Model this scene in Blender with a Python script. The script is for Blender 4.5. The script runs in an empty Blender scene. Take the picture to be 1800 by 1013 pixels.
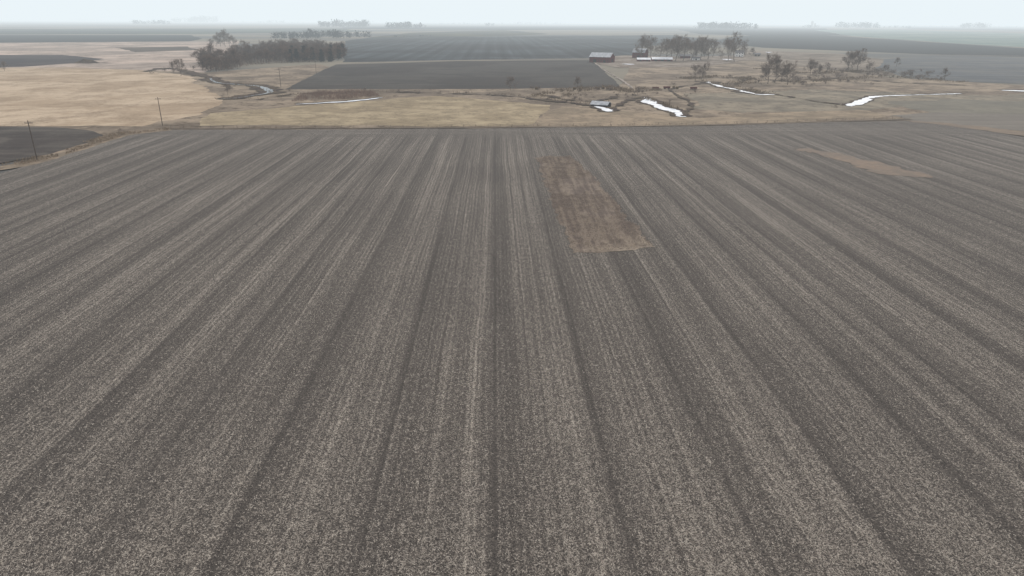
import bpy, math, random
import numpy as np
from mathutils import Vector, Matrix, noise
from mathutils.geometry import tessellate_polygon
random.seed(7); rng=np.random.default_rng(7)
scene=bpy.context.scene
COL=scene.collection
# ---------------------------------------------------------------- camera
H=45.0; F=1200.0
PITCH=math.atan(468/1200); YAW=math.radians(1.42); ROLL=math.radians(0.30)
R=Matrix.Rotation(-YAW,3,'Z')@Matrix.Rotation(math.pi/2-PITCH,3,'X')@Matrix.Rotation(ROLL,3,'Z')
cam=bpy.data.cameras.new('camera'); cam.lens=24; cam.sensor_width=36; cam.clip_end=200000; cam.clip_start=0.5
co=bpy.data.objects.new('camera',cam); COL.objects.link(co)
co.matrix_world=Matrix.Translation((0,0,H))@R.to_4x4(); scene.camera=co
def G(u,v):
    d=R@Vector((u-900,-(v-506.5),-F)); t=H/max(-d.z,0.0001); return Vector((d.x*t,d.y*t,0))
def MPP(u,v):
    d=R@Vector((u-900,-(v-506.5),-F)); return H/-d.z
# ---------------------------------------------------------------- colour calibration
EXT=0.00016; HZ=(0.83,0.91,0.95); K=(1.04,1.07,1.07)
def lin(c):
    c/=255.0; return c/12.92 if c<=0.04045 else ((c+0.055)/1.055)**2.4
def C(r,g,b,d=0.0):
    T=math.exp(-0.00014*d); out=[]
    for c,h,k in zip((r,g,b),HZ,K): out.append(min(0.85,max(0.015,(lin(c)-h*(1-T))/(k*T))))
    return tuple(out)+(1,)
# ---------------------------------------------------------------- world
w=bpy.data.worlds.new('World'); scene.world=w; w.use_nodes=True
nt=w.node_tree; bg=nt.nodes['Background']; sk=nt.nodes.new('ShaderNodeTexSky'); sk.sky_type='NISHITA'; sk.sun_disc=False
AZ=math.radians(28); EL=math.radians(40)
sk.sun_elevation=EL; sk.sun_rotation=AZ; sk.dust_density=5; sk.air_density=1.0; sk.ozone_density=1.0
veil=nt.nodes.new('ShaderNodeMix'); veil.data_type='RGBA'; veil.inputs[0].default_value=0.78
nt.links.new(sk.outputs[0],veil.inputs[6]); veil.inputs[7].default_value=(7.8,7.9,7.9,1)   # thin high cloud veil
nt.links.new(veil.outputs[2],bg.inputs[0]); bg.inputs[1].default_value=0.135
sl=bpy.data.lights.new('sun','SUN'); sl.energy=2.0; sl.angle=math.radians(6); sl.color=(1,0.97,0.93)
so=bpy.data.objects.new('sun',sl); COL.objects.link(so)
s=Vector((math.sin(AZ)*math.cos(EL),math.cos(AZ)*math.cos(EL),math.sin(EL)))
so.rotation_euler=(-s).to_track_quat('-Z','Y').to_euler(); so.location=(0,0,100)
scene.view_settings.view_transform='Standard'; scene.view_settings.look='None'; scene.view_settings.exposure=0
# ---------------------------------------------------------------- node helper
class NB:
    def __init__(s,name):
        s.m=bpy.data.materials.new(name); s.m.use_nodes=True; s.t=s.m.node_tree; s.b=s.t.nodes['Principled BSDF']
        s.b.inputs['Roughness'].default_value=0.95; s.b.inputs['Specular IOR Level'].default_value=0.1
        g=s.t.nodes.new('ShaderNodeNewGeometry'); s.pos=g.outputs['Position']
        sp=s.t.nodes.new('ShaderNodeSeparateXYZ'); s.t.links.new(s.pos,sp.inputs[0]); s.x,s.y,s.z=sp.outputs
    def put(s,inp,v):
        if isinstance(v,bpy.types.NodeSocket): s.t.links.new(v,inp)
        else: inp.default_value=v
    def math(s,op,a,b=0.0,c=0.0,clamp=False):
        n=s.t.nodes.new('ShaderNodeMath'); n.operation=op; n.use_clamp=clamp
        s.put(n.inputs[0],a); s.put(n.inputs[1],b)
        if op in('MULTIPLY_ADD','SMOOTH_MIN'): s.put(n.inputs[2],c)
        return n.outputs[0]
    def comb(s,x,y,z=0.0):
        n=s.t.nodes.new('ShaderNodeCombineXYZ'); s.put(n.inputs[0],x); s.put(n.inputs[1],y); s.put(n.inputs[2],z); return n.outputs[0]
    def noise(s,vec=None,scale=1,detail=3,rough=0.55,dist=0.0):
        n=s.t.nodes.new('ShaderNodeTexNoise'); s.put(n.inputs['Vector'],s.pos if vec is None else vec)
        n.inputs['Scale'].default_value=scale; n.inputs['Detail'].default_value=detail; n.inputs['Roughness'].default_value=rough; n.inputs['Distortion'].default_value=dist
        return n.outputs[0]
    def map(s,v,a,b,c=0.0,d=1.0,smooth=True):
        n=s.t.nodes.new('ShaderNodeMapRange'); n.interpolation_type='SMOOTHSTEP' if smooth else 'LINEAR'
        s.put(n.inputs[0],v); s.put(n.inputs[1],a); s.put(n.inputs[2],b); s.put(n.inputs[3],c); s.put(n.inputs[4],d); return n.outputs[0]
    def mix(s,f,a,b,mode='MIX'):
        n=s.t.nodes.new('ShaderNodeMix'); n.data_type='RGBA'; n.blend_type=mode
        s.put(n.inputs[0],f); s.put(n.inputs[6],a); s.put(n.inputs[7],b); return n.outputs[2]
    def bump(s,h,strength=0.5,dist=0.1):
        n=s.t.nodes.new('ShaderNodeBump'); n.inputs['Strength'].default_value=strength; n.inputs['Distance'].default_value=dist
        s.put(n.inputs['Height'],h); s.t.links.new(n.outputs[0],s.b.inputs['Normal'])
    def col(s,c): s.put(s.b.inputs['Base Color'],c); s.c=c
    def translucent(s,f=0.4):
        tr=s.t.nodes.new('ShaderNodeBsdfTranslucent'); s.put(tr.inputs[0],s.c); mx=s.t.nodes.new('ShaderNodeMixShader'); mx.inputs[0].default_value=f
        s.t.links.new(s.b.outputs[0],mx.inputs[1]); s.t.links.new(tr.outputs[0],mx.inputs[2]); s.t.links.new(mx.outputs[0],s.t.nodes['Material Output'].inputs[0])
def solid(name,c1,c2,scale=2.0,rough=0.9,bump=0.0,trans=0.0):
    b=NB(name); n=b.noise(scale=scale,detail=4,rough=0.65); b.col(b.mix(b.map(n,0.3,0.7),c1,c2)); b.b.inputs['Roughness'].default_value=rough
    if bump: b.bump(n,bump,0.1)
    if trans: b.translucent(trans)
    return b.m
def gmat(name,cA,cB,cC,big=0.01,fine=0.25,stripe=0.0,wave=12.2,ax='x',cw=0.45,lo=0.42,hi=0.58):
    """mottled ground: cA/cB large patches, cC small clumps, optional crop-row stripes"""
    b=NB(name)
    n1=b.noise(scale=big,detail=8,rough=0.68,dist=0.5); n2=b.noise(scale=fine,detail=5,rough=0.75)
    n3=b.noise(b.comb(b.y,b.x,11.0),scale=big*3.5,detail=6,rough=0.7)
    c=b.mix(b.map(n1,lo,hi),cA,cB)
    f=b.math('MULTIPLY',b.map(n2,0.38,0.62),b.map(n3,0.42,0.6)); f=b.math('MULTIPLY',f,cw)
    c=b.mix(f,c,cC)
    br=b.map(n2,0.25,0.75,0.78,1.22,False)
    if stripe>0:
        a,o=(b.x,b.y) if ax=='x' else (b.y,b.x)
        v=b.comb(b.math('MULTIPLY',a,1.6/wave),b.math('MULTIPLY',o,0.02/wave))
        st=b.noise(v,scale=1.6,detail=3,rough=0.6)
        st=b.map(st,0.3,0.7,1-stripe,1+stripe,False)
        br=b.math('MULTIPLY',br,st)
        pc=b.math('COSINE',b.math('MULTIPLY',a,2*math.pi/wave)); br=b.math('MULTIPLY',br,b.map(pc,-1,1,1-stripe*.45,1+stripe*.45,False))
    c=b.mix(1.0,c,b.comb(br,br,br),'MULTIPLY')
    b.col(c); b.bump(n2,0.5,0.3)
    return b.m
# ---------------------------------------------------------------- object helpers
def mesh(name,verts,faces,mats=(),mi=None,smooth=False):
    me=bpy.data.meshes.new(name); me.from_pydata([tuple(v) for v in verts],[],faces)
    for m in mats: me.materials.append(m)
    if mi is not None: me.polygons.foreach_set('material_index',mi)
    if smooth: me.polygons.foreach_set('use_smooth',[True]*len(me.polygons))
    me.update(); return me
def link(name,data,label=None,cat=None,kind=None,group=None,parent=None,loc=None,rz=0.0,sc=1.0):
    o=bpy.data.objects.new(name,data); COL.objects.link(o)
    if parent is not None: o.parent=parent
    if loc is not None: o.location=loc
    o.rotation_euler[2]=rz
    o.scale=(sc,)*3 if not isinstance(sc,tuple) else sc
    if label: o['label']=label
    if cat: o['category']=cat
    if kind: o['kind']=kind
    if group: o['group']=group
    return o
def quads(name,P,mat,label,cat,n=4):
    """P: (N,n,3) array -> one mesh"""
    N=len(P); me=bpy.data.meshes.new(name); me.vertices.add(N*n); me.vertices.foreach_set('co',P.reshape(-1).astype(np.float32))
    me.loops.add(N*n); me.loops.foreach_set('vertex_index',np.arange(N*n,dtype=np.int32))
    me.polygons.add(N); me.polygons.foreach_set('loop_start',np.arange(N,dtype=np.int32)*n); me.polygons.foreach_set('loop_total',np.full(N,n,dtype=np.int32))
    me.materials.append(mat); me.update(calc_edges=True); me.validate()
    return link(name,me,label,cat,'stuff')
def densify(pts,step,jit,seed,closed=True,fs=None):
    out=[]; n=len(pts); rngk=n if closed else n-1
    for i in range(rngk):
        a=pts[i]; b=pts[(i+1)%n]; L=(b-a).length; k=max(1,min(120,int(L/step)))
        for j in range(k): out.append(a.lerp(b,j/k))
    if not closed: out.append(pts[-1])
    fs=fs or 1/(step*5); res=[]
    for p in out:
        d=Vector((0,0,0))
        for o,(f,a) in enumerate(((1,1),(2.9,.5),(7.3,.35))):
            d+=noise.noise_vector(Vector((p.x*fs*f,p.y*fs*f,seed*7.3+o)))*jit*a
        res.append(Vector((p.x+d.x,p.y+d.y,0)))
    return res
ZL=[0.0]
POLY={}
def patch(name,px,mat,label,cat,step=8,jit=2.5,world=False,z=None):
    pts=[Vector((a,b,0)) for a,b in px] if world else [G(a,b) for a,b in px]
    ZL[0]+=0.012; zz=ZL[0] if z is None else z
    d=densify(pts,step,jit,len(name)+len(px))
    tris=tessellate_polygon([d]); me=mesh(name,[(p.x,p.y,zz) for p in d],[tuple(t) for t in tris],[mat])
    if me.polygons and sum(p.normal.z for p in me.polygons)<0: me.flip_normals()
    POLY[label]=d
    return link(name,me,label,cat,'structure')
def ribbon(name,px,mat,label,cat,step=4,jit=1.0):
    """px: list of (u,v,width_m)"""
    P=[G(a,b) for a,b,_ in px]; W=[c for *_,c in px]
    C_=[];Wd=[]
    n=len(P)
    for i in range(n-1):
        p0=P[max(i-1,0)];p1=P[i];p2=P[i+1];p3=P[min(i+2,n-1)]
        k=max(3,int((p2-p1).length/step))
        for j in range(k):
            t=j/k; C_.append(0.5*((2*p1)+(p2-p0)*t+(2*p0-5*p1+4*p2-p3)*t*t+(3*p1-p0-3*p2+p3)*t**3)); Wd.append(W[i]*(1-t)+W[i+1]*t)
    C_.append(P[-1]); Wd.append(W[-1])
    ZL[0]+=0.012; vs=[];fs=[]
    def nz(p,o): return noise.noise(Vector((p.x*.09,p.y*.09,o)))*1.3+noise.noise(Vector((p.x*.3,p.y*.3,o+5)))*.8
    for i,p in enumerate(C_):
        a=C_[max(i-1,0)];b=C_[min(i+1,len(C_)-1)]; t=(b-a).normalized(); nn=Vector((-t.y,t.x,0))
        w1=Wd[i]/2+jit*nz(p,1); w2=Wd[i]/2+jit*nz(p,9)
        vs+= [p+nn*max(w1,.15)+Vector((0,0,ZL[0])),p-nn*max(w2,.15)+Vector((0,0,ZL[0]))]
        if i: fs.append((2*i-2,2*i-1,2*i+1,2*i))
    me=mesh(name,vs,fs,[mat])
    if sum(p.normal.z for p in me.polygons)<0: me.flip_normals()
    return link(name,me,label,cat,'structure')
def inpoly(X,Y,poly):
    px=np.array([p.x for p in poly]); py=np.array([p.y for p in poly]); ins=np.zeros(len(X),bool); j=len(px)-1
    for i in range(len(px)):
        c=((py[i]>Y)!=(py[j]>Y))
        with np.errstate(divide='ignore',invalid='ignore'):
            xx=(px[j]-px[i])*(Y-py[i])/(py[j]-py[i]+1e-12)+px[i]
        ins^=c&(X<xx); j=i
    return ins
# ================================================================= HAZE BOX: pale glow put into the air as emission
S=60000.0; TOP=700.0
vs=[(-S,-S,-30),(S,-S,-30),(S,S,-30),(-S,S,-30),(-S,-S,TOP),(S,-S,TOP),(S,S,TOP),(-S,S,TOP)]
fs=[(0,3,2,1),(4,5,6,7),(0,1,5,4),(1,2,6,5),(2,3,7,6),(3,0,4,7)]
hm=bpy.data.materials.new('haze_glow'); hm.use_nodes=True; t=hm.node_tree; t.nodes.remove(t.nodes['Principled BSDF'])
ab=t.nodes.new('ShaderNodeVolumeAbsorption'); ab.inputs['Color'].default_value=(0,0,0,1); ab.inputs['Density'].default_value=EXT
em=t.nodes.new('ShaderNodeEmission'); em.inputs['Color'].default_value=HZ+(1,); em.inputs['Strength'].default_value=EXT  # haze brightness is emission put into the volume, no light is scattered
ad=t.nodes.new('ShaderNodeAddShader'); t.links.new(ab.outputs[0],ad.inputs[0]); t.links.new(em.outputs[0],ad.inputs[1]); t.links.new(ad.outputs[0],t.nodes['Material Output'].inputs['Volume'])
link('haze_box',mesh('haze_box',vs,fs,[hm]),'added box of self-lit pale haze over flat farmland','haze_box','structure')  # added box that holds the glowing haze in front of the world background
# ================================================================= GROUND
gb=NB('farmland')
n1=gb.noise(gb.comb(gb.math('MULTIPLY',gb.x,0.35),gb.y),scale=0.0022,detail=5,rough=0.6)
n2=gb.noise(scale=0.02,detail=6,rough=0.7)
c=gb.mix(gb.map(n1,0.42,0.58),C(84,84,82),C(128,120,104)); c=gb.mix(gb.math('MULTIPLY',n2,0.5),c,C(70,68,66)); gb.col(c)
g=60000.0
ax=[-g,-20000,-6000,-2000,-700,-250,0,250,700,2000,6000,20000,g]
vs=[(x,y,0) for y in ax for x in ax]; n=len(ax); fs=[(j*n+i,j*n+i+1,(j+1)*n+i+1,(j+1)*n+i) for j in range(n-1) for i in range(n-1)]
link('ground',mesh('ground',vs,fs,[gb.m]),'flat winter farmland reaching to the hazy horizon','ground','structure')
# distant fields --------------------------------------------------
def D(v): return G(900,v).length
def far(name,px,c1,c2,c3,label,cat='field',**k):
    vm=sum(p[1] for p in px)/len(px); d=D(max(vm,46)); st=k.pop('step',max(6,d*0.012)); jt=k.pop('jit',max(1.5,d*0.004))
    m=gmat(name,C(*c1,d),C(*c2,d),C(*c3,d),big=k.pop('big',0.004 if d>1200 else 0.01),fine=k.pop('fine',0.06 if d>1200 else 0.2),**k)
    return patch(name,px,m,label,cat,step=st,jit=jt)
far('distant_field',[(-300,52),(600,50),(640,56),(340,60),(-300,61)],(160,168,168),(144,154,158),(132,143,149),'pale stubble field fading into haze')
far('distant_field',[(-300,55),(180,54),(260,57),(-300,58)],(126,137,143),(120,131,138),(112,123,130),'thin dark field band in haze')
far('distant_field',[(-300,62),(335,62),(355,68),(330,73),(-300,77)],(115,122,127),(107,114,119),(100,106,112),'dark ploughed field in the haze')
far('distant_field',[(600,47),(1200,46),(1240,52),(880,53),(600,51)],(150,164,170),(158,170,174),(140,154,162),'hazy grey-green field')
far('distant_field',[(650,66),(720,58),(885,53),(965,60),(900,63),(700,67)],(150,154,150),(138,144,144),(124,131,134),'dry grass field in haze')
far('distant_field',[(604,110),(606,72),(650,66),(1180,62),(1270,72),(1130,82),(1110,103),(1040,103),(800,106)],(103,110,115),(113,119,122),(95,101,106),'dark tilled field with faint rows',stripe=0.5,wave=26)
far('distant_field',[(1180,50),(1450,50),(1480,62),(1360,64),(1230,60)],(140,152,158),(148,158,162),(128,140,148),'hazy grey field')
far('distant_field',[(1290,64),(1400,60),(1480,64),(1900,92),(1900,103),(1640,96),(1340,84),(1250,74)],(98,106,112),(106,113,118),(90,98,104),'dark ploughed field in haze',stripe=0.1,wave=40)
far('distant_field',[(1430,53),(1560,52),(1900,62),(1900,88),(1700,78),(1500,64)],(158,168,165),(146,158,158),(138,149,152),'pale grey-green stubble field in haze')
far('distant_field',[(1560,45),(1900,49),(1900,56),(1600,51)],(160,173,180),(150,164,172),(142,156,164),'far hazy field')
far('meadow',[(-300,78),(330,73),(420,72),(420,100),(360,128),(200,124),(-300,124)],(182,171,162),(158,151,145),(126,122,119),'bleached dry grass meadow','meadow',cw=.9,big=.008)
far('plowed_field',[(200,84),(330,82),(352,88),(240,92)],(118,118,117),(128,126,123),(104,104,104),'grey stubble strip in meadow')
far('plowed_field',[(-300,99),(-20,97),(110,97),(185,104),(120,112),(40,118),(-300,124)],(97,98,100),(105,105,106),(89,90,92),'dark ploughed field by dry meadow')
far('meadow',[(1300,88),(1480,95),(1560,106),(1620,128),(1480,140),(1300,112)],(144,138,130),(124,120,114),(100,97,94),'dry pasture beside the farmyard','meadow',cw=.8)
far('plowed_field',[(1560,104),(1640,99),(1900,104),(1900,152),(1700,144),(1600,138),(1540,122)],(107,111,114),(115,117,117),(96,100,102),'grey tilled field beyond creek',stripe=0.15,wave=30,ax='y',jit=5)
# pasture either side of creek
far('meadow',[(-400,119),(200,122),(360,128),(560,113),(580,118),(500,158),(860,155),(1090,152),(1110,114),(1300,104),(1560,136),(1720,146),(1900,156),(1900,250),(1700,232),(1600,216),(1240,224),(300,232),(180,250),(-400,270)],(148,137,123),(120,112,103),(88,83,78),'dry brown pasture along the creek','meadow',big=0.02,fine=0.3,cw=0.95)
far('meadow',[(-400,121),(120,119),(240,124),(330,133),(365,160),(392,182),(345,205),(250,222),(-400,225)],(180,165,146),(161,146,128),(130,118,104),'bright tan dry grass meadow','meadow',big=0.016,fine=0.5,cw=0.9,jit=7)
far('meadow',[(345,222),(380,200),(500,188),(640,178),(760,170),(890,178),(970,186),(955,205),(930,222)],(162,150,128),(142,131,112),(112,104,92),'yellowish mown hay meadow by the creek','meadow',big=0.03,fine=0.6,cw=0.9,jit=5)
far('meadow',[(930,222),(955,204),(985,188),(1150,200),(1230,208),(1500,190),(1560,206),(1240,221)],(150,137,120),(130,120,106),(102,95,87),'brown grazed pasture by the field edge','meadow',big=0.03,fine=0.5,cw=0.85,jit=5)
far('plowed_field',[(500,158),(590,114),(800,108),(1040,106),(1092,154),(860,157)],(90,90,90),(97,97,96),(81,82,83),'dark bare ploughed field',stripe=0.16,wave=20,ax='y',jit=1.5)
far('meadow',[(1200,165),(1420,158),(1700,168),(1900,166),(1900,185),(1700,178),(1500,195),(1300,200),(1230,195)],(140,133,120),(119,115,106),(97,93,88),'dull grey-brown pasture','meadow',big=0.025,cw=0.9,jit=7)
far('meadow',[(1560,180),(1700,176),(1900,182),(1900,214),(1640,202)],(122,119,110),(113,111,104),(100,98,93),'grey-green pasture flat near the creek','meadow',big=0.02,cw=0.5,jit=6)
far('plowed_field',[(1600,213),(1570,203),(1660,198),(1900,206),(1900,240)],(118,114,108),(110,107,102),(98,95,92),'grey stubble field beyond the grass strip',stripe=0.1,wave=14,ax='y',jit=4)
# ---------------- driveway etc.
drive=gmat('gravel',C(165,158,152,900),C(150,145,140,900),C(130,126,122,900),big=0.05,fine=0.5)
ribbon('road',[(590,113,4),(700,108.5,4),(850,105.5,4),(1040,103,5)],drive,'pale gravel lane between two fields','road',jit=.6)
ribbon('road',[(1635,97,7),(1700,97.5,7),(1900,101,7)],drive,'pale gravel road in the distance','road',jit=1)
ribbon('road',[(-200,118,3),(150,121,3),(250,122,3)],drive,'faint pale farm track','road',jit=1)
ribbon('path',[(1040,106,3),(1060,122,2),(1090,140,2),(1112,156,2)],drive,'worn farm track down to the creek','path',jit=1.4)
yard=gmat('farmyard',C(150,144,137,800),C(128,122,116,800),C(102,98,94,800),big=0.03,fine=0.5,cw=.8)
patch('farmyard',[(1035,104),(1100,98),(1190,100),(1300,98),(1320,106),(1240,118),(1090,120),(1050,114)],yard,'worn gravel and grass farmyard','yard',jit=5)
# ================================================================= MAIN FIELD
left_edge=[(-700,400),(-300,366),(0,306),(70,287),(150,262),(215,240),(290,230)]
far_edge=[(600,229),(900,227),(1240,223),(1420,218),(1600,213)]
right_edge=[(1720,230),(1900,258),(2300,320),(2900,420)]
fw=[G(*p) for p in left_edge+far_edge+right_edge]; fpts=[(p.x,p.y) for p in fw]+[(420,-80),(-420,-80)]
fb=NB('corn_stubble_soil')
wob=fb.math('MULTIPLY',fb.math('SUBTRACT',fb.noise(scale=0.02,detail=2),0.5),1.2)
x=fb.math('ADD',fb.x,wob)
def lane(fx,fy,det,off): return fb.math('SUBTRACT',fb.noise(fb.comb(fb.math('MULTIPLY',x,fx),fb.math('MULTIPLY',fb.y,fy),off),scale=1,detail=det,rough=0.6),0.5)
sA=lane(0.28,0.0025,2,5.0); sB=lane(0.95,0.01,2,4.0); sC=lane(2.4,0.02,2,8.0)
ph=fb.math('MULTIPLY',x,2*math.pi/12.2); cs=fb.math('COSINE',fb.math('ADD',ph,math.pi-0.4)); cs2=fb.math('COSINE',fb.math('ADD',fb.math('MULTIPLY',ph,2.0),1.9))
tr=fb.math('COSINE',fb.math('ADD',ph,0.2)); track=fb.map(tr,0.96,0.996)
tr2=fb.math('COSINE',fb.math('ADD',ph,2.3)); track2=fb.map(tr2,0.98,0.998)
tr3=fb.math('COSINE',fb.math('ADD',ph,4.1)); track3=fb.map(tr3,0.987,0.999)
row=fb.math('SINE',fb.math('MULTIPLY',x,2*math.pi/0.762))
brk=fb.map(fb.noise(fb.comb(fb.math('MULTIPLY',fb.x,0.12),fb.math('MULTIPLY',fb.y,0.03)),scale=1,detail=4,rough=.7),0.35,0.62,0.2,1)
brk2=fb.map(fb.noise(fb.comb(fb.math('MULTIPLY',fb.x,0.12),fb.math('MULTIPLY',fb.y,0.02),9.0),scale=1,detail=4,rough=.7),0.4,0.62,0.0,1)
headl=fb.map(fb.math('ADD',fb.y,fb.math('MULTIPLY',fb.x,-0.02)),280,298,0,0.75)
dens=fb.math('MULTIPLY',sA,0.6)
dens=fb.math('ADD',dens,fb.math('MULTIPLY',sB,0.65))
dens=fb.math('ADD',dens,fb.math('MULTIPLY',sC,0.6))
dens=fb.math('ADD',dens,fb.math('MULTIPLY',cs,0.085))
dens=fb.math('ADD',dens,fb.math('MULTIPLY',cs2,0.07))
dens=fb.math('ADD',dens,fb.math('MULTIPLY',row,0.07))
dens=fb.math('SUBTRACT',dens,fb.math('MULTIPLY',fb.math('MULTIPLY',track,brk),0.38))
dens=fb.math('SUBTRACT',dens,fb.math('MULTIPLY',fb.math('MULTIPLY',track2,brk2),0.28))
dens=fb.math('SUBTRACT',dens,fb.math('MULTIPLY',fb.math('MULTIPLY',track3,brk),0.24))
sH=fb.noise(fb.comb(fb.math('MULTIPLY',fb.x,0.01),fb.math('MULTIPLY',fb.y,0.35)),scale=1,detail=3,rough=0.6)
dens=fb.mix(headl,dens,fb.math('MULTIPLY',fb.math('SUBTRACT',sH,0.5),1.0))
blot=fb.noise(scale=0.02,detail=3,rough=0.5); fine=fb.noise(scale=5.2,detail=3,rough=0.78)
med=fb.noise(fb.comb(fb.math('MULTIPLY',fb.x,1.9),fb.math('MULTIPLY',fb.y,0.75)),scale=1,detail=4,rough=0.7)
fine2=fb.noise(fb.comb(fb.x,fb.math('MULTIPLY',fb.y,0.75),7.0),scale=9.5,detail=2,rough=0.6)
dens=fb.math('ADD',dens,fb.math('MULTIPLY',fb.math('SUBTRACT',blot,0.5),0.4))
densm=fb.math('ADD',dens,fb.math('MULTIPLY',fb.math('SUBTRACT',med,0.5),1.25))
thr=fb.math('SUBTRACT',0.53,fb.math('MULTIPLY',densm,0.22))
m1=fb.map(fine,thr,fb.math('ADD',thr,0.12)); m2=fb.map(fine2,fb.math('ADD',thr,0.07),fb.math('ADD',thr,0.13))
soil=fb.mix(fb.map(fine,0.35,0.65),C(58,54,52),C(102,96,90)); res=fb.mix(fb.map(fine2,0.35,0.65),C(126,118,109),C(158,150,139))
c=fb.mix(fb.math('MULTIPLY',m1,0.78),soil,res); c=fb.mix(fb.math('MULTIPLY',m2,0.55),c,C(192,184,171))
bri=fb.map(dens,-0.5,0.5,0.82,1.18,False); c=fb.mix(1.0,c,fb.comb(bri,bri,bri),'MULTIPLY')
fb.col(c); fb.bump(fb.math('ADD',med,fb.math('MULTIPLY',fine,0.8)),0.8,0.22)
patch('corn_field',fpts,fb.m,'harvested corn field with stubble rows and pale residue','field',step=6,jit=1.0,world=True)
FIELD=POLY['harvested corn field with stubble rows and pale residue']
verge=gmat('verge_grass',C(146,132,116,220),C(124,114,101,220),C(90,83,76,220),big=0.08,fine=0.9,cw=0.7)
ribbon('grass_verge',[(-300,338,10),(0,298,8),(80,280,8),(160,254,9),(215,238,10),(300,229,6)],verge,'strip of dry grass between fields','grass')
plow=gmat('plowed_soil',C(76,72,70,240),C(90,86,82,240),C(62,59,57,240),big=0.03,fine=0.8,stripe=0.2,wave=8,ax='y')
patch('plowed_field',[(-500,226),(0,224),(100,225),(165,231),(184,239),(160,251),(90,272),(0,289),(-300,322),(-500,350)],plow,'small dark ploughed plot with rounded corner','field',step=4,jit=.8)
ribbon('grass_verge',[(290,228,2),(600,227,2),(900,225.5,2),(1240,221.5,3),(1600,211,4)],gmat('edge_grass',C(98,92,85,300),C(112,104,95,300),C(72,68,64,300),big=.1,fine=.8),'thin strip of weeds along the field edge','grass')
ribbon('grass_verge',[(1600,214,5),(1700,224,11),(1800,238,12),(1950,256,14)],gmat('edge_brown',C(128,117,105,300),C(120,111,102,300),C(100,94,88,300),big=.06,fine=.6),'brown grass waterway curving past the field','grass',jit=3)
# rough grass patch: streaked lengthwise, paler near end
pb=NB('patch_grass'); a1=pb.noise(scale=0.14,detail=7,rough=0.75); a2=pb.noise(scale=1.8,detail=4,rough=0.75)
a3=pb.noise(pb.comb(pb.math('MULTIPLY',pb.x,0.7),pb.math('MULTIPLY',pb.y,0.03)),scale=1,detail=4,rough=.6)
c=pb.mix(pb.map(pb.math('ADD',a1,pb.math('MULTIPLY',pb.math('SUBTRACT',a3,.5),1.2)),.38,.62),C(92,81,74),C(124,112,100))
pale=pb.math('ADD',pb.math('SUBTRACT',pb.math('MULTIPLY',pb.x,.9),pb.y),pb.math('MULTIPLY',a1,26))
c=pb.mix(pb.math('MULTIPLY',pb.map(pale,-112,-90),.65),c,C(166,154,137)); c=pb.mix(pb.map(a2,.48,.7),c,C(76,69,64)); pb.col(c); pb.bump(a2,.6,.3)
GP='unploughed rectangular patch of rough brown grass'
patch('grass_patch',[(943,281),(962,277),(1003,277),(1020,289),(1046,318),(1078,355),(1108,393),(1136,424),(1153,440),(1110,444),(1014,447),(999,432),(984,396),(966,345),(952,305)],pb.m,GP,'grass',step=0.8,jit=1.5)
GP2='narrow strip of orange-brown grass in the field'
patch('grass_patch',[(1382,264),(1420,263),(1480,274),(1540,287),(1600,301),(1642,313),(1600,315),(1550,308),(1490,290),(1440,274)],gmat('strip_grass',C(130,117,105,200),C(120,111,102,200),C(106,100,95,200),big=.1,fine=.7,cw=.8),GP2,'grass',step=1.5,jit=4)
# ================================================================= CREEK
bank=gmat('creek_bank',C(84,78,72,450),C(100,93,84,450),C(62,59,56,450),big=0.08,fine=0.6)
ice=solid('river_ice',C(186,192,200,400),C(240,243,247,400),0.22,0.55)
wat=solid('dark_water',C(90,96,100,500),C(120,128,134,500),0.1,0.25)
def creek(px,wf=1.0,bankw=9,mat=ice,label='creek bend covered with white ice',jb=3,jw=1.0):
    ribbon('creek_bank',[(u,v-1.0,wd*wf+bankw) for u,v,wd in px],bank,'dark eroded bank of the creek','bank',jit=jb,step=2)
    if mat: ribbon('river',[(u,v,wd*wf) for u,v,wd in px],mat,label,'creek',jit=jw,step=2)
creek([(1133,172,3),(1140,180,6),(1160,190,7),(1188,198,6),(1200,207,2)],1,6,jw=2.2)
creek([(1242,145,2),(1262,152,6),(1300,160,2),(1330,167,5),(1362,168,1.5)],1,12,jw=2.6,jb=6)
creek([(1490,188,5),(1510,182,8),(1530,173,5),(1560,170,3.5),(1620,168,2),(1690,166,2.5)],1,3,jw=1.8)
creek([(1760,160,3),(1790,161,9),(1900,166,9)],1,4)
creek([(520,185,1),(560,183,2.5),(610,180,4),(650,176,3),(672,173,1)],1,1.5,jb=1,jw=1.3)
creek([(370,138,1),(380,146,3),(420,150,1.5),(455,153,2),(472,160,7),(470,165,2),(430,172,.7),(388,176,1.2)],.9,11,wat,'dark open water in a creek meander',jw=.8,jb=5)
creek([(450,178,.4),(520,168,.4),(600,165,.4),(700,164,.4),(800,167,.4),(880,170,.4),(960,178,.4),(1040,188,.5)],1,3,None,jb=5)
creek([(1045,187,1),(1062,193,4),(1076,198,2)],1,6,jw=2)
creek([(250,128,.5),(300,122,.5),(350,134,.5),(372,140,1)],1,8,None,jb=5)
creek([(1078,194,.5),(1100,180,.6),(1133,172,1)],1,3,None)
creek([(1200,207,.5),(1215,185,.5),(1180,160,.5),(1225,150,.5),(1242,145,1)],1,1,None,jb=2.4)
creek([(1362,168,.6),(1430,180,.6),(1490,188,1)],1,1,None,jb=2.4)
creek([(960,170,.6),(1000,178,.6),(1040,180,.6),(1090,172,.6)],1,3,None,jb=5)
creek([(1290,150,.6),(1330,140,.6),(1400,146,.6),(1480,140,.6),(1560,146,.6),(1700,152,.6)],1,1.5,None,jb=4)
snow=solid('old_snow',C(215,216,220,700),C(190,192,196,700),0.3,0.8)
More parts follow.
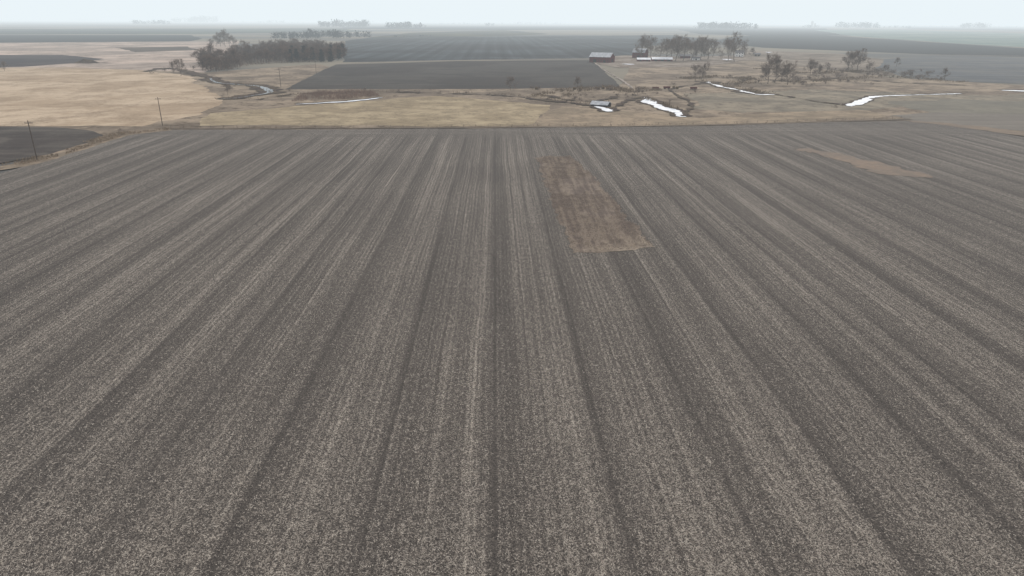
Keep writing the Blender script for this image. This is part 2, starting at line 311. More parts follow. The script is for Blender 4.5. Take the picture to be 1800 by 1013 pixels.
for q in ([(1090,113.5),(1102,113),(1120,114),(1108,115)],[(1268,105),(1282,104.5),(1288,106.5),(1275,107)],[(1344,92),(1356,92.5),(1350,94)]):
    patch('snow_patch',q,snow,'thin leftover snow patch on the grass','snow',step=1.5,jit=3)
# ================================================================= RESIDUE + TUFTS (uncountable)
N=600000
Y=38*np.exp(rng.random(N)*math.log(200/38)); X=0.025*Y+(rng.random(N)*2-1)*(0.82*Y+10)
lat=np.array([noise.noise(Vector((i*.05*.9,0,2)))+.6*noise.noise(Vector((i*.05*2.4,0,6))) for i in range(9000)])
pr=0.42-0.07*np.cos(2*np.pi*X/12.2-0.4)+0.18*lat[np.clip(((X+225)/.05).astype(int),0,8999)]+0.12*np.sin(2*np.pi*X/0.762)-0.25*(np.cos(2*np.pi*X/12.2+0.2)>0.97)
clm=np.array([noise.noise(Vector((a*1.5,b*.8,2))) for a,b in zip(X,Y)]); pr=pr*(1+1.4*clm)
k=(rng.random(N)<pr)&~inpoly(X,Y,POLY[GP])&inpoly(X,Y,FIELD); X=X[k];Y=Y[k];N=len(X)
def sticks(X,Y,L,W,tilt,z0=0.0):
    N=len(X); a=rng.random(N)*2*np.pi; ti=tilt
    dx=np.cos(a)*np.cos(ti)*L/2; dy=np.sin(a)*np.cos(ti)*L/2; dz=np.abs(np.sin(ti))*L/2
    sx=-np.sin(a)*W/2; sy=np.cos(a)*W/2; sz=(rng.random(N)-.5)*W
    c=np.stack([X,Y,z0+0.02+dz],1); d=np.stack([dx,dy,np.sin(ti)*L/2],1); s_=np.stack([sx,sy,sz],1)
    return np.stack([c-d-s_,c-d+s_,c+d+s_*.7,c+d-s_*.7],1)
P=sticks(X,Y,rng.uniform(.07,.28,N)+.12*(rng.random(N)>.93),rng.uniform(.015,.05,N),rng.normal(0,.35,N),ZL[0])
rb=NB('corn_residue'); rn=rb.noise(scale=3,detail=2); rn2=rb.noise(scale=30,detail=1)
c=rb.mix(rb.map(rn2,0.35,0.65),C(140,131,120),C(222,213,200)); rb.col(rb.mix(rb.map(rn,.35,.7),c,C(120,111,102)))
quads('corn_residue',P,rb.m,'scattered pale corn stalk fragments on dark soil','stubble')
def tufts(poly,n,h0,h1,wd,mat,label,cat='grass',name='dry_grass',edge=None):
    xs=[p.x for p in poly]; ys=[p.y for p in poly]
    X=rng.uniform(min(xs),max(xs),n*2); Y=rng.uniform(min(ys),max(ys),n*2); k=inpoly(X,Y,poly); X=X[k][:n];Y=Y[k][:n]
    k=np.array([noise.noise(Vector((a*.06,b*.06,3)))+.5*noise.noise(Vector((a*.3,b*.3,5))) for a,b in zip(X,Y)])>(-.15 if edge is None else edge); X=X[k];Y=Y[k]; N=len(X)
    hh=rng.uniform(h0,h1,N); a=rng.random(N)*np.pi
    w_=rng.uniform(.5,1,N)*wd; dx=np.cos(a)*w_/2; dy=np.sin(a)*w_/2; lx=rng.normal(0,.45,N)*hh; ly=rng.normal(0,.45,N)*hh
    z=np.full(N,ZL[0]-.05)
    P=np.stack([np.stack([X-dx,Y-dy,z],1),np.stack([X+dx,Y+dy,z],1),np.stack([X+lx,Y+ly,z+hh],1)],1)
    return quads(name,P,mat,label,cat,3)
tg=solid('tuft_grass',C(112,101,92),C(158,146,131),0.5,trans=.5)
tufts(POLY[GP],13000,.12,.36,.22,tg,'rough brown tussocks in the unploughed patch',edge=-.3)
def strip_poly(px,wd):
    P=[G(*p) for p in px]; L=[];Rr=[]
    for i,p in enumerate(P):
        t=(P[min(i+1,len(P)-1)]-P[max(i-1,0)]).normalized(); nn=Vector((-t.y,t.x,0))*wd/2; L.append(p+nn); Rr.append(p-nn)
    return L+Rr[::-1]
tw=solid('weed_stems',C(112,102,92,300),C(146,132,114,300),0.3,trans=.4)
tufts(strip_poly([(290,228),(600,227),(900,225.5),(1240,221.5),(1600,211)],3),5000,.4,1.0,.3,tw,'dead weeds along the field margin')
tufts(strip_poly([(-200,325),(0,298),(80,280),(160,254),(215,238),(300,229)],8),9000,.4,.9,.3,tw,'dry grass on the field verge')
red=solid('willow_scrub',C(118,103,97,430),C(138,123,114,430),0.1,trans=.4)
tufts([G(*p) for p in [(512,181),(530,168),(590,160),(655,163),(668,171),(600,177)]],5500,.8,2.4,.22,red,'reddish-brown willow scrub thicket beside ice','scrub',name='scrub_thicket',edge=-.25)
dk=solid('creek_weeds',C(102,94,86,420),C(134,123,109,420),0.2,trans=.4)
for px,wd,nn in (([(440,178),(520,168),(600,165),(700,163),(800,165),(880,168),(960,176),(1040,186)],9,2500),([(370,137),(384,146),(420,150),(470,155),(480,164),(430,173),(388,178)],9,1500),
                 ([(960,172),(1010,160),(1060,155),(1110,162),(1150,158)],24,6000),([(1242,143),(1262,149),(1300,157),(1330,163),(1365,165)],12,1800),([(1128,170),(1145,178),(1170,186),(1200,196)],5,600),
                 ([(1290,150),(1330,140),(1400,146),(1480,140),(1560,136),(1700,146)],22,8000),([(1340,122),(1420,130),(1520,126)],30,5000),([(1200,140),(1260,136),(1340,142)],18,3500)):
    tufts(strip_poly(px,wd),nn,.4,2.0,.5,dk,'dead weeds and brush on the creek bank',edge=0)
# ================================================================= TREES
def stick(V,Fc,p,q,r0,r1,sides=3):
    d=(q-p); 
    if d.length<1e-6: return
    d.normalize(); a=d.orthogonal().normalized(); b=d.cross(a); s0=len(V)
    for r,c_ in((r0,p),(r1,q)):
        for i in range(sides):
            t=2*math.pi*i/sides; V.append(c_+(a*math.cos(t)+b*math.sin(t))*r)
    for i in range(sides): Fc.append((s0+i,s0+(i+1)%sides,s0+sides+(i+1)%sides,s0+sides+i))
def branch(V,Fc,rd,p,d,L,r,lev,maxlev,Vt,Ft,nch,twr):
    pts=[p]; dirs=[]
    seg=3 if lev<2 else 2
    for i in range(seg):
        d=(d+Vector((rd.gauss(0,.16),rd.gauss(0,.16),rd.gauss(0.07,.1)))).normalized(); p=p+d*L/seg; pts.append(p); dirs.append(d)
    tv,tf=(V,Fc) if lev<1 else (Vt,Ft)
    for i in range(seg):
        a=1-i/seg*.6; b=1-(i+1)/seg*.6; stick(tv,tf,pts[i],pts[i+1],max(r*a,twr),max(r*b,twr),5 if lev<1 else 3)
    if lev>=maxlev: return
    for k in range(nch[lev]):
        t=rd.uniform(.3,1.0); i=min(seg-1,int(t*seg)); f=t*seg-i; q=pts[i].lerp(pts[i+1],f)
        ax=Vector((rd.gauss(0,1),rd.gauss(0,1),rd.gauss(0,1))).cross(dirs[i]).normalized()
        nd=(Matrix.Rotation(math.radians(rd.uniform(18,50)),3,ax)@dirs[i]).normalized()
        branch(V,Fc,rd,q,nd,L*rd.uniform(.5,.75)*(1.1-.3*t),r*.42*(1-.3*t),lev+1,maxlev,Vt,Ft,nch,twr)
def make_tree(seed,h=16,spread=1.0,twr=0.03,tall=.2,up=0):
    rd=random.Random(seed); V=[];Fc=[];Vt=[];Ft=[]
    p=Vector((0,0,-.2)); r=h*.016; pts=[p]; n=6
    for i in range(n):
        q=p+Vector((rd.gauss(0,.018*h),rd.gauss(0,.018*h),h*.6/n)); stick(V,Fc,p,q,r*(1.35 if i==0 else 1-i*.13),r*(1-(i+1)*.13),8); p=q; pts.append(p)
    for k in range(13):
        t=rd.uniform(tall,1.0) if k<10 else 1.0; i=min(n-1,int(t*n)); q=pts[i].lerp(pts[i+1],t*n-i)
        a=k*2.4+rd.uniform(-.5,.5); el=math.radians(rd.uniform(15,55)+32*(t-.3)+up); 
        d=Vector((math.cos(a)*math.cos(el)*spread,math.sin(a)*math.cos(el)*spread,math.sin(el))).normalized()
        branch(V,Fc,rd,q,d,h*rd.uniform(.26,.44)*(1.15-.3*t),r*.38,0,3,Vt,Ft,(6,6,4),twr)
    return V,Fc,Vt,Ft
def make_shrub(seed,h=3,twr=0.02):
    rd=random.Random(seed); V=[];Fc=[];Vt=[];Ft=[]
    for k in range(12):
        a=rd.uniform(0,6.28); el=math.radians(rd.uniform(35,85)); d=Vector((math.cos(a)*math.cos(el),math.sin(a)*math.cos(el),math.sin(el)))
        branch(V,Fc,rd,Vector((rd.gauss(0,.15)*h*.4,rd.gauss(0,.15)*h*.4,-.05)),d,h*rd.uniform(.4,.8),h*.008,1,3,Vt,Ft,(0,4,4),twr)
    return V+Vt,Fc+[tuple(i+len(V) for i in f) for f in Ft]
bark=solid('bark',C(108,102,98,650),C(122,116,110,650),0.8); twig=solid('twigs',C(122,114,109,650),C(144,135,128,650),0.4)
dbark=solid('grove_bark',C(94,89,86,850),C(108,101,97,850),0.5); dtwig=solid('grove_twigs',C(110,101,96,850),C(134,123,116,850),0.15)
TR=[]
for sd,sp,up in ((1,1,0),(2,1.15,-5),(3,.85,10),(4,1.0,5),(5,.95,0)):
    V,Fc,Vt,Ft=make_tree(sd,16,sp,0.028,up=up)
    tm=mesh('trunk',V,Fc,[bark],smooth=True); cm=mesh('crown',Vt,Ft,[twig])
    n=len(V); jm=mesh('grove_tree',V+Vt,Fc+[tuple(i+n for i in f) for f in Ft],[dbark,dtwig],[0]*len(Fc)+[1]*len(Ft))
    TR.append((tm,cm,jm))
SH=[mesh('shrub',*make_shrub(s_,3,0.014),[twig]) for s_ in (1,2,3)]
def tree(u,v,hm,label,group,i=None,name='bare_tree',sx=1.0):
    i=random.randrange(5) if i is None else i; p=G(u,v); sc=hm/16.5
    e=link(name,None,label,'tree',group=group,loc=p,rz=random.uniform(0,6.28),sc=(sc*sx,sc*sx,sc)); e.empty_display_size=1
    link('trunk',TR[i][0],parent=e); link('crown',TR[i][1],parent=e)
    return e
def hpx(u,v,px): return px*MPP(u,v)/math.cos(PITCH)
FG='bare trees around the farmstead'
for u,v,px,sx in ((1127,103,33,1.1),(1143,101,32,1),(1135,97,26,1.1),(1172,107,38,1),(1179,101,32,1.1),(1186,108,40,1.1),(1193,102,34,1.1),(1200,108,37,.9),(1208,100,28,1.1),(1215,106,30,1.1),(1224,99,26,1.1),(1232,106,36,1),(1238,100,30,1.1),(1244,105,36,1.2),(1280,107,36,.9),(1285,100,28,1),(1291,109,47,.8),(1252,101,24,1.2),(1160,100,22,1),(1310,100,16,1),(1322,100,13,1.1)):
    tree(u,v,hpx(u,v,px),'leafless grey-brown farmyard tree with spreading crown',FG,sx=sx)
CG='bare trees along the creek'
for u,v,px,sx in ((1222,142,28,.9),(1232,140,26,1.1),(1349,148,46,.8),(1362,146,40,.9),(1384,150,36,1),(1345,140,24,1),(1372,143,26,1.1),(1422,138,28,.9),(1438,138,20,1),(1430,132,20,1.1),(1490,125,33,1),(1507,126,34,1.1),(1498,120,24,1.2),(1528,130,18,1),(1555,134,20,.8),(1455,128,16,1),(1660,140,17,1.1),(1575,118,14,1),(1600,136,12,1.3),
                (318,134,30,.9),(306,130,18,1),(897,160,25,.8),(1014,160,21,.9),(401,168,20,1),(1120,168,14,1.1),(8,125,14,1.3)):
    tree(u,v,hpx(u,v,px),'leafless tree standing in dry grass by the creek',CG,sx=sx)
for u,v,px,sx in ((372,82,12,1.3),(380,82,18,1.2),(388,82,24,1),(396,82,24,1),(404,82,21,1.1),(410,82,14,1.3)):
    tree(u,v,hpx(u,v,px),'leafless tree in a small far clump','small clump of bare trees',sx=sx)
# grove
GL='bare trees in the dense grove'
gp=[(356,127),(352,110),(420,94),(470,86),(530,82),(600,88),(606,98),(585,108),(500,112),(440,116),(400,126)]
gw=[G(*p) for p in gp]; tries=0
front=[(358,126),(372,127),(385,127),(398,125),(412,121),(428,117),(445,114),(462,113),(480,112),(498,111),(516,111),(534,110),(552,110),(570,109),(588,107),(600,102)]
pts_=[G(u+random.uniform(-10,10),v+random.uniform(-6,.8)) for u,v in front for _ in (0,1,2)]
xs=[p.x for p in gw]; ys=[p.y for p in gw]
while len(pts_)<290 and tries<12000:
    tries+=1; q=Vector((random.uniform(min(xs),max(xs)),random.uniform(min(ys),max(ys)),0))
    if inpoly(np.array([q.x]),np.array([q.y]),gw)[0] and all((q-o).length>4.5 for o in pts_): pts_.append(q)
for q in pts_:
    env=1+.3*noise.noise(Vector((q.x*.02,q.y*.01,4)))
    sc=random.uniform(.6,1.05)*(0.62 if q.y<760 else .92)*env
    link('grove_tree',TR[random.randrange(5)][2],'leafless grey-brown tree in a dense grove','tree',group=GL,loc=q,rz=random.uniform(0,6.28),sc=(sc*1.25,sc*1.25,sc))
tufts(gw,11000,1.5,6,.5,dtwig,'thick leafless underbrush below the grove','brush',name='underbrush',edge=-.5)
# evergreens
def make_fir(seed,h=12):
    rd=random.Random(seed); V=[];Fc=[]; stick(V,Fc,Vector((0,0,-.2)),Vector((0,0,h*.95)),.2,.04,6); nf=len(Fc)
    for k in range(900):
        t=rd.random()**.8; z=h*(.08+.9*t); rr=h*.24*(1-t)**.8*(.8+.3*math.sin(z*3)); a=rd.uniform(0,6.28); r=rr*rd.uniform(.35,1.05)
        c_=Vector((math.cos(a)*r,math.sin(a)*r,z-.25*r)); s_=.55
        s0=len(V)
        for j in range(3): V.append(c_+Vector((rd.gauss(0,s_),rd.gauss(0,s_),rd.gauss(0,s_*.6))))
        Fc.append((s0,s0+1,s0+2))
    return V,Fc,[0]*nf+[1]*(len(Fc)-nf)
fol=solid('evergreen_needles',C(80,83,80,850),C(94,97,92,850),0.5)
FR=[]
for s_ in (1,2,3):
    V,Fc,mi=make_fir(s_); FR.append(mesh('cedar_tree',V,Fc,[dbark,fol],mi))
for u,v in ((512,110),(522,109),(536,108),(550,108),(566,109),(582,109),(597,104),(603,100),(515,104),(583,102)):
    sc=hpx(u,v,random.uniform(17,24))/12; link('cedar_tree',random.choice(FR),'dark evergreen cedar at the edge of the grove','tree',group='evergreens beside the grove',loc=G(u,v),rz=random.uniform(0,6.28),sc=(sc*1.2,sc*1.2,sc))
# shrubs
for u,v,px in [(213,233,8),(222,235,6),(404,158,8),(936,158,9),(946,159,9),(1046,160,9),(1055,158,7),(1072,160,9),(1076,157,8),(1085,170,7),(1130,165,9),(1010,176,8),(1030,170,7),(990,172,6),(1140,176,7),(1095,188,7),(1280,150,7),(1320,158,7),(1390,146,9),(1410,150,7),(1470,136,9),(1540,128,9),(1590,134,8),(1220,160,6),(1205,170,5),(340,122,8),(290,126,8),(266,130,6),(700,163,6),(735,165,6),(820,166,7),(860,168,6),(510,160,6),(640,160,7),(560,163,6),(1468,190,6),(1480,187,6)]+[(random.gauss(1380,70),random.gauss(144,5),random.uniform(3,8)) for _ in range(60)]+[(random.gauss(1560,60),random.gauss(132,4),random.uniform(3,8)) for _ in range(50)]+[(random.uniform(960,1230),random.uniform(158,182),random.uniform(3,6)) for _ in range(34)]:
    sc=hpx(u,v,px)/3; link('shrub',random.choice(SH),'leafless brown shrub in rough pasture','shrub',group='shrubs along the creek',loc=G(u,v),rz=random.uniform(0,6.28),sc=(sc*1.5,sc*1.5,sc))
# horizon tree lines
def treeline(segs,label):
    T=[]
    for u0,u1,v0,v1,px,den in segs:
        n=int((u1-u0)*den)
        for k in range(n):
            f=random.random(); u=u0+(u1-u0)*f; v=v0+(v1-v0)*f+random.uniform(-.25,.25); p=G(u,v); hh=hpx(u,v,px)*random.uniform(.55,1.1); rw=hh*random.uniform(.35,.6)
            for j in range(40):
                c_=np.array([p.x+random.gauss(0,rw*.5),p.y+random.gauss(0,rw*.5),hh*(.12+.8*random.random()**.9)]); s_=hh*.08
                T.append(c_+np.random.default_rng(random.randrange(1<<30)).normal(0,1,(3,3))*s_)
    d=G(900,max(46,segs[0][2])).length
    quads('tree_line',np.array(T),solid('far_trees',C(80,88,92,min(d,800)),C(96,103,106,min(d,800)),0.02),label,'trees',3)
treeline([(480,620,69,67,11,.6),(535,600,66,65,13,.5),(620,650,66,66,10,.5),(690,760,66,64,3,.3)],'bare windbreak trees beyond the grove')
treeline([(562,650,48,48,9,.8),(575,600,48,48,12,.5),(620,648,48,48,12,.5)],'distant farm windbreak in haze')
treeline([(678,750,50,50,9,.8),(712,722,50,50,11,.5)],'distant farm windbreak in haze')
treeline([(235,300,43,43,7,.8),(300,385,40,40,8,.6),(340,380,40,40,11,.5)],'distant tree belt on the horizon')
treeline([(110,180,37,37.5,4,.5),(0,90,37,37,2.5,.3),(400,560,40,41,2.5,.3),(450,500,41,41,5,.4)],'thin tree belt on the horizon')
treeline([(1225,1330,51,52,10,.8),(1240,1290,51,52,12,.3)],'distant farm windbreak in haze')
treeline([(1470,1545,49,50,9,.8),(1545,1600,49,50,4,.4),(1680,1740,50,50,9,.6),(1410,1440,49,49,5,.5)],'distant tree belt on the horizon')
treeline([(760,1000,43,43,3,.25),(850,870,46,46,5,.6),(900,990,43,43,4,.3),(1040,1220,44,45,2,.2),(1600,1800,47.5,48.5,2.5,.3)],'thin tree belt on the horizon')
# ================================================================= BUILDINGS
def boxm(name,x0,x1,y0,y1,z0,z1,mat):
    V=[(x0,y0,z0),(x1,y0,z0),(x1,y1,z0),(x0,y1,z0),(x0,y0,z1),(x1,y0,z1),(x1,y1,z1),(x0,y1,z1)]
    return mesh(name,V,[(0,3,2,1),(4,5,6,7),(0,1,5,4),(1,2,6,5),(2,3,7,6),(3,0,4,7)],[mat])
redw=solid('red_boards',C(104,76,72,700),C(120,86,81,700),0.6); whw=solid('white_boards',C(215,215,213,700),C(230,230,227,700),0.6)
metal=solid('metal_roof',C(155,160,165,700),C(190,193,197,700),0.4,0.5); shing=solid('grey_shingles',C(118,118,120,700),C(134,134,136,700),0.6); dark=solid('dark_opening',C(70,66,66,700),C(76,72,72,700),1); tanw=solid('tan_steel',C(150,142,132,700),C(165,157,145,700),.5)
wroof=solid('white_roof',C(205,208,212,700),C(230,232,236,700),0.4,0.5)
glass=solid('window_glass',C(70,78,86,700),C(80,88,96,700),1,0.2)
def building(name,u,v,L,W,hw,rise,yaw,wall,roof,label,cat,doors=(),wins=(),gdoor=None,chim=False,gambrel=False,gx=1):
    e=link(name,None,label,cat,loc=G(u,v),rz=math.radians(yaw)); a=L/2;b=W/2
    if gambrel: prof=[(-b,hw),(-b*.62,hw+rise*.65),(0,hw+rise),(b*.62,hw+rise*.65),(b,hw)]
    else: prof=[(-b,hw),(0,hw+rise),(b,hw)]
    ring=[(-b,0)]+prof+[(b,0)]; n=len(ring)
    V=[(-a,y,z) for y,z in ring]+[(a,y,z) for y,z in ring]
    Fc=[tuple(range(n))[::-1],tuple(range(n,2*n))]+[(i,i+1,n+i+1,n+i) for i in range(n-1) if i in(0,n-2)]
    link('wall',mesh('wall',V,Fc,[wall]),parent=e)
    ov=.45; th=.22
    po=[(prof[0][0]-ov,prof[0][1]-ov*.5+.03)]+[(y,z+.05) for y,z in prof[1:-1]]+[(prof[-1][0]+ov,prof[-1][1]-ov*.5+.03)]
    m=len(po); V=[]
    for x_ in(-a-ov,a+ov):
        V+=[(x_,y,z) for y,z in po]+[(x_,y,z+th) for y,z in po]
    Fc=[]
    for i in range(m-1):
        Fc+=[(i,i+1,2*m+i+1,2*m+i),(m+i,3*m+i,3*m+i+1,m+i+1),(i,m+i,m+i+1,i+1),(2*m+i,2*m+i+1,3*m+i+1,3*m+i)]
    Fc+=[(0,2*m,3*m,m),(m-1,2*m-1,4*m-1,3*m-1)]
    ro=link('roof',mesh('roof',V,Fc,[roof]),parent=e)
    if chim: link('chimney',boxm('chimney',-.5,.5,-.4,.4,hw+rise-.6,hw+rise+1.4,redw),parent=ro)
    for x_,ww,hh in doors: link('door',boxm('door',x_-ww/2,x_+ww/2,-b-.07,-b-.01,0,hh,dark),parent=e)
    for x_,z,ww,hh in wins: link('window',boxm('window',x_-ww/2,x_+ww/2,-b-.06,-b-.01,z,z+hh,glass),parent=e)
    if gdoor: ww,hh=gdoor; link('door',boxm('door',gx*a+(.01 if gx>0 else -.07),gx*a+(.07 if gx>0 else -.01),-ww/2,ww/2,0,hh,dark),parent=e); link('window',boxm('window',gx*a+(.01 if gx>0 else -.07),gx*a+(.07 if gx>0 else -.01),-.8,.8,hw+.3,hw+1.6,glass),parent=e)
    return e
building('barn',1058,110,26,17,6.5,4.5,-28,redw,metal,'large dark red barn with pale metal roof','barn',doors=[(-6,4,4),(6,3,3)],wins=[(-1,2,1.2,1),(2,2,1.2,1),(10,2,1.2,1)],gdoor=(4.5,4.5))
building('barn',1125,102,18,12,7,5,-35,redw,metal,'tall red gambrel barn with bright roof','barn',doors=[(0,3.5,3.5)],wins=[(-5,4,1,1),(5,4,1,1)],gdoor=(3.5,3.5),gambrel=True)
building('shed',1131,108.5,16,7,2.6,1.8,-4,redw,wroof,'low red shed with whitish roof','shed',doors=[(-4,2,2),(4,2,2)],wins=[(0,1,1,.8)])
building('shed',1163,108,25,9,2.6,2.2,-3,redw,wroof,'long low machine shed with whitish roof','shed',doors=[(-8,4,2.3),(0,4,2.3),(8,4,2.3)])
building('farmhouse',1299,100,11,8.5,5.6,3,-12,whw,shing,'two storey white farmhouse among bare trees','house',doors=[(0,1.2,2.2)],wins=[(-3.5,1,1,1.5),(3.5,1,1,1.5),(-3.5,3.8,1,1.4),(0,3.8,1,1.4),(3.5,3.8,1,1.4)],gdoor=(1.2,2.2),chim=True)
building('garage',1330,99,9,7,2.8,1.6,-8,tanw,shing,'small tan garage near the farmhouse','garage',doors=[(-2,2.6,2.2),(2,2.6,2.2)])
building('shed',1056,188,10,6,1.5,1.4,-30,dark,metal,'low weathered dark shed by the creek','shed',doors=[(0,2,1.2)])
building('shed',1222,106,10,6,2.6,1.4,6,whw,shing,'small white shed behind bare trees','shed',doors=[(0,2,2)],wins=[(-3,1,1,.8)])
building('shed',1204,103,13,8,3.2,2,-10,redw,shing,'small reddish shed among farmyard trees','shed',doors=[(-2,2.6,2.4)],wins=[(3,1,1,1)])
# far farmsteads and grain bins
for u,v,px in ((1427,47,9),(1432,47.5,6),(706,50,5)):
    h_=hpx(u,v,px); r_=h_*.22; V=[];Fc=[]; stick(V,Fc,Vector((0,0,0)),Vector((0,0,h_*.85)),r_,r_,14); n0=len(V); V.append(Vector((0,0,h_)))
    for i in range(14): Fc.append((14+i,14+(i+1)%14,n0))
    e=link('silo',None,'pale farm silo with conical cap in haze','silo',group='distant silos',loc=G(u,v)); k=len(Fc)-14
    link('silo_wall',mesh('silo_wall',V,Fc[:k],[tanw]),parent=e); link('silo_roof',mesh('silo_roof',V,Fc[k:],[shing]),parent=e)
# dirt mound
V=[];Fc=[]; nr,na=7,28
for i in range(nr+1):
    for j in range(na):
        t=j/na*2*math.pi; r=i/nr; zz=(math.cos(r*math.pi)*.5+.5)*4.0+noise.noise(Vector((math.cos(t)*r*3,math.sin(t)*r*3,2)))*2*(1-r); V.append((math.cos(t)*r*13*(1+.3*math.sin(2*t+1)),math.sin(t)*r*8,zz if i<nr else -.2))
for i in range(nr):
    for j in range(na): Fc.append((i*na+j,(i+1)*na+j,(i+1)*na+(j+1)%na,i*na+(j+1)%na))
link('dirt_mound',mesh('dirt_mound',V,Fc,[bank],smooth=True),'dark heap of soil and brush in meadow','mound',loc=G(152,111),sc=1.0)
ribbon('creek_bank',[(120,112,3),(152,112,6),(190,110,3)],bank,'dark soil around the heap','bank',jit=3)
# ================================================================= UTILITY POLES
wood=solid('pole_wood',C(88,82,78,330),C(104,97,92,330),1.5); por=solid('porcelain',C(120,120,120),C(140,140,140),3,0.4)
V=[];Fc=[]; stick(V,Fc,Vector((0,0,-.5)),Vector((0,0,11.5)),.17,.11,10); Fc.append(tuple(range(10,20))); pm_=mesh('shaft',V,Fc,[wood])
xa=mesh('crossarm',[(x_,y_,z_) for z_ in (10.7,10.86) for y_ in(-.22,-.125) for x_ in(-1.2,1.2)],[(0,1,3,2),(4,6,7,5),(0,4,5,1),(1,5,7,3),(3,7,6,2),(2,6,4,0)],[wood])
V=[];Fc=[]
for x_ in(-1.1,-.45,1.1):
    stick(V,Fc,Vector((x_,-.17,10.86)),Vector((x_,-.17,11.0)),.03,.06,8); stick(V,Fc,Vector((x_,-.17,11.0)),Vector((x_,-.17,11.08)),.07,.04,8)
ins=mesh('insulators',V,Fc,[por])
PO=[(66,283,66),(286,222,46),(494,154,34),(556,130,20)]
pw=[G(u,v) for u,v,_ in PO]; extra=pw[0]*2-pw[1]; tops=[]
yawp=math.atan2((pw[1]-pw[0]).y,(pw[1]-pw[0]).x)+math.pi/2
allp=[(extra,11.5)]+[(p,hpx(u,v,h_)) for p,(u,v,h_) in zip(pw,PO)]
for i,(p,h_) in enumerate(allp):
    h_=min(max(h_,10.5),13.5)
    sc=h_/11.5; e=link('utility_pole',None,'weathered wooden utility pole with crossarm in dry grass','utility pole',group='poles of the rural power line',loc=p,rz=yawp,sc=sc)
    for nm,me in(('shaft',pm_),('crossarm',xa),('insulators',ins)): link(nm,me,parent=e)
    tops.append((p,sc))
wm=solid('wire_metal',C(90,90,90),C(100,100,100),1)
for off in(-1.1,-.45,1.1):
    V=[];Fc=[]
    for (p,s1),(q,s2) in zip(tops,tops[1:]):
        d=Vector((math.cos(yawp),math.sin(yawp),0)); a=p+d*off*s1+Vector((0,0,11.08*s1)); b=q+d*off*s2+Vector((0,0,11.08*s2)); prev=a
        for i in range(1,13):
            t=i/12; c_=a.lerp(b,t)-Vector((0,0,4*1.2*t*(1-t))); stick(V,Fc,prev,c_,.012,.012,3); prev=c_
    link('power_wire',mesh('power_wire',V,Fc,[wm]),'thin sagging overhead wire between poles','wire',group='overhead wires')
# ================================================================= FENCES
V=[];Fc=[]; stick(V,Fc,Vector((0,0,-.1)),Vector((0,0,1.25)),.07,.06,6); Fc.append(tuple(range(6,12))); postm=mesh('post',V,Fc,[wood])
def fence(px,label,sp=5):
    P=[G(*p) for p in px]; W=[];Wf=[]; prev=None; pp=[]
    for a,b in zip(P,P[1:]):
        n=max(1,int((b-a).length/sp))
        for i in range(n): pp.append(a.lerp(b,i/n)+Vector((random.gauss(0,.1),random.gauss(0,.1),0)))
    e=link('fence',None,label,'fence',loc=(0,0,0))
    for p in pp:
        o=link('post',postm,parent=e,loc=p); o.rotation_euler=(random.gauss(0,.05),random.gauss(0,.05),0)
        if prev is not None:
            for z in(.4,.8,1.15): stick(W,Wf,prev+Vector((0,0,z)),p+Vector((0,0,z)),.012,.012,3)
        prev=p
    link('fence_wire',mesh('fence_wire',W,Wf,[wm]),parent=e)
fence([(300,226),(600,225),(900,223),(1240,219.5),(1600,208)],'wire fence with wooden posts along field edge',5.5)
fence([(1042,112),(1070,128),(1112,158),(1118,172)],'old pasture fence running down to the creek')
fence([(1120,160),(1240,166),(1420,160),(1700,170)],'wire pasture fence beside the creek',6)
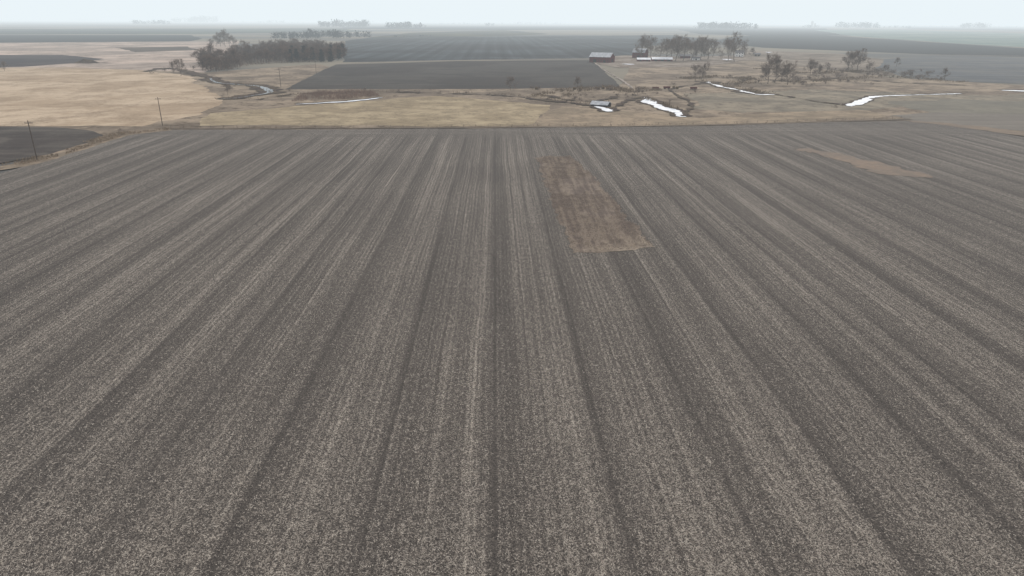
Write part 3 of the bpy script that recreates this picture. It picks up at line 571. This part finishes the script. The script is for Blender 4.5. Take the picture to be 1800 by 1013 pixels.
# ================================================================= WAGONS & BALES
tyre=solid('tyre_rubber',C(50,50,50),C(58,58,58),3); redp=solid('faded_red_paint',C(114,76,70,450),C(102,68,64,450),2)
def wagon(u,v,rz,label,mat=redp):
    e=link('farm_wagon',None,label,'wagon',group='old wagons parked in the pasture',loc=G(u,v),rz=rz,sc=.85)
    V=[(-2.6,-1.1,.9),(2.6,-1.1,.9),(2.6,1.1,.9),(-2.6,1.1,.9),(-2.8,-1.35,2.2),(2.8,-1.35,2.2),(2.8,1.35,2.2),(-2.8,1.35,2.2),(-2.65,-1.2,2.2),(2.65,-1.2,2.2),(2.65,1.2,2.2),(-2.65,1.2,2.2),(-2.5,-1,1.1),(2.5,-1,1.1),(2.5,1,1.1),(-2.5,1,1.1)]
    Fc=[(0,3,2,1),(0,1,5,4),(1,2,6,5),(2,3,7,6),(3,0,4,7),(4,5,9,8),(5,6,10,9),(6,7,11,10),(7,4,8,11),(8,9,13,12),(9,10,14,13),(10,11,15,14),(11,8,12,15),(12,13,14,15)]
    link('wagon_box',mesh('wagon_box',V,Fc,[mat]),parent=e)
    V=[];Fc=[]; stick(V,Fc,Vector((2.4,0,.7)),Vector((5,0,.35)),.08,.06,6); link('tongue',mesh('tongue',V,Fc,[wood]),parent=e)
    for x_ in(-1.8,1.8):
        for y_ in(-1.1,1.1):
            V=[];Fc=[]; stick(V,Fc,Vector((x_,y_-.14,.45)),Vector((x_,y_+.14,.45)),.46,.46,14); Fc+=[tuple(range(14))[::-1],tuple(range(14,28))]; link('wheel',mesh('wheel',V,Fc,[tyre]),parent=e)
wagon(1219,158,.4,'faded red farm wagon in dry pasture'); wagon(1152,158,-.2,'faded red farm wagon in dry pasture'); wagon(1172,157,.1,'faded red farm wagon in dry pasture')
hay=solid('weathered_hay',C(96,86,74,450),C(120,108,92,450),1.5,bump=.5)
V=[];Fc=[]; na=18
for yy,rr in((-.78,.0),(-.78,.78),(-.7,.86),(0,.9),(.7,.86),(.78,.78),(.78,0)):
    for j in range(na):
        t=j/na*2*math.pi; q=rr*(1+.04*math.sin(5*t+yy*3)); V.append((math.cos(t)*q,yy,.84+math.sin(t)*q*.96))
for i in range(6):
    for j in range(na): Fc.append((i*na+j,(i+1)*na+j,(i+1)*na+(j+1)%na,i*na+(j+1)%na))
bm_=mesh('hay_bale',V,Fc,[hay],smooth=True)
for u,v in((1048,157),(1052,158),(1060,157),(1068,158),(1074,159),(1081,158),(1071,155),(1010,158),(1020,159),(1184,156),(1190,157),(943,158)):
    link('hay_bale',bm_,'weathered round hay bale in dry pasture','hay bale',group='round bales near the creek',loc=G(u,v),rz=random.uniform(0,3),sc=1.1)
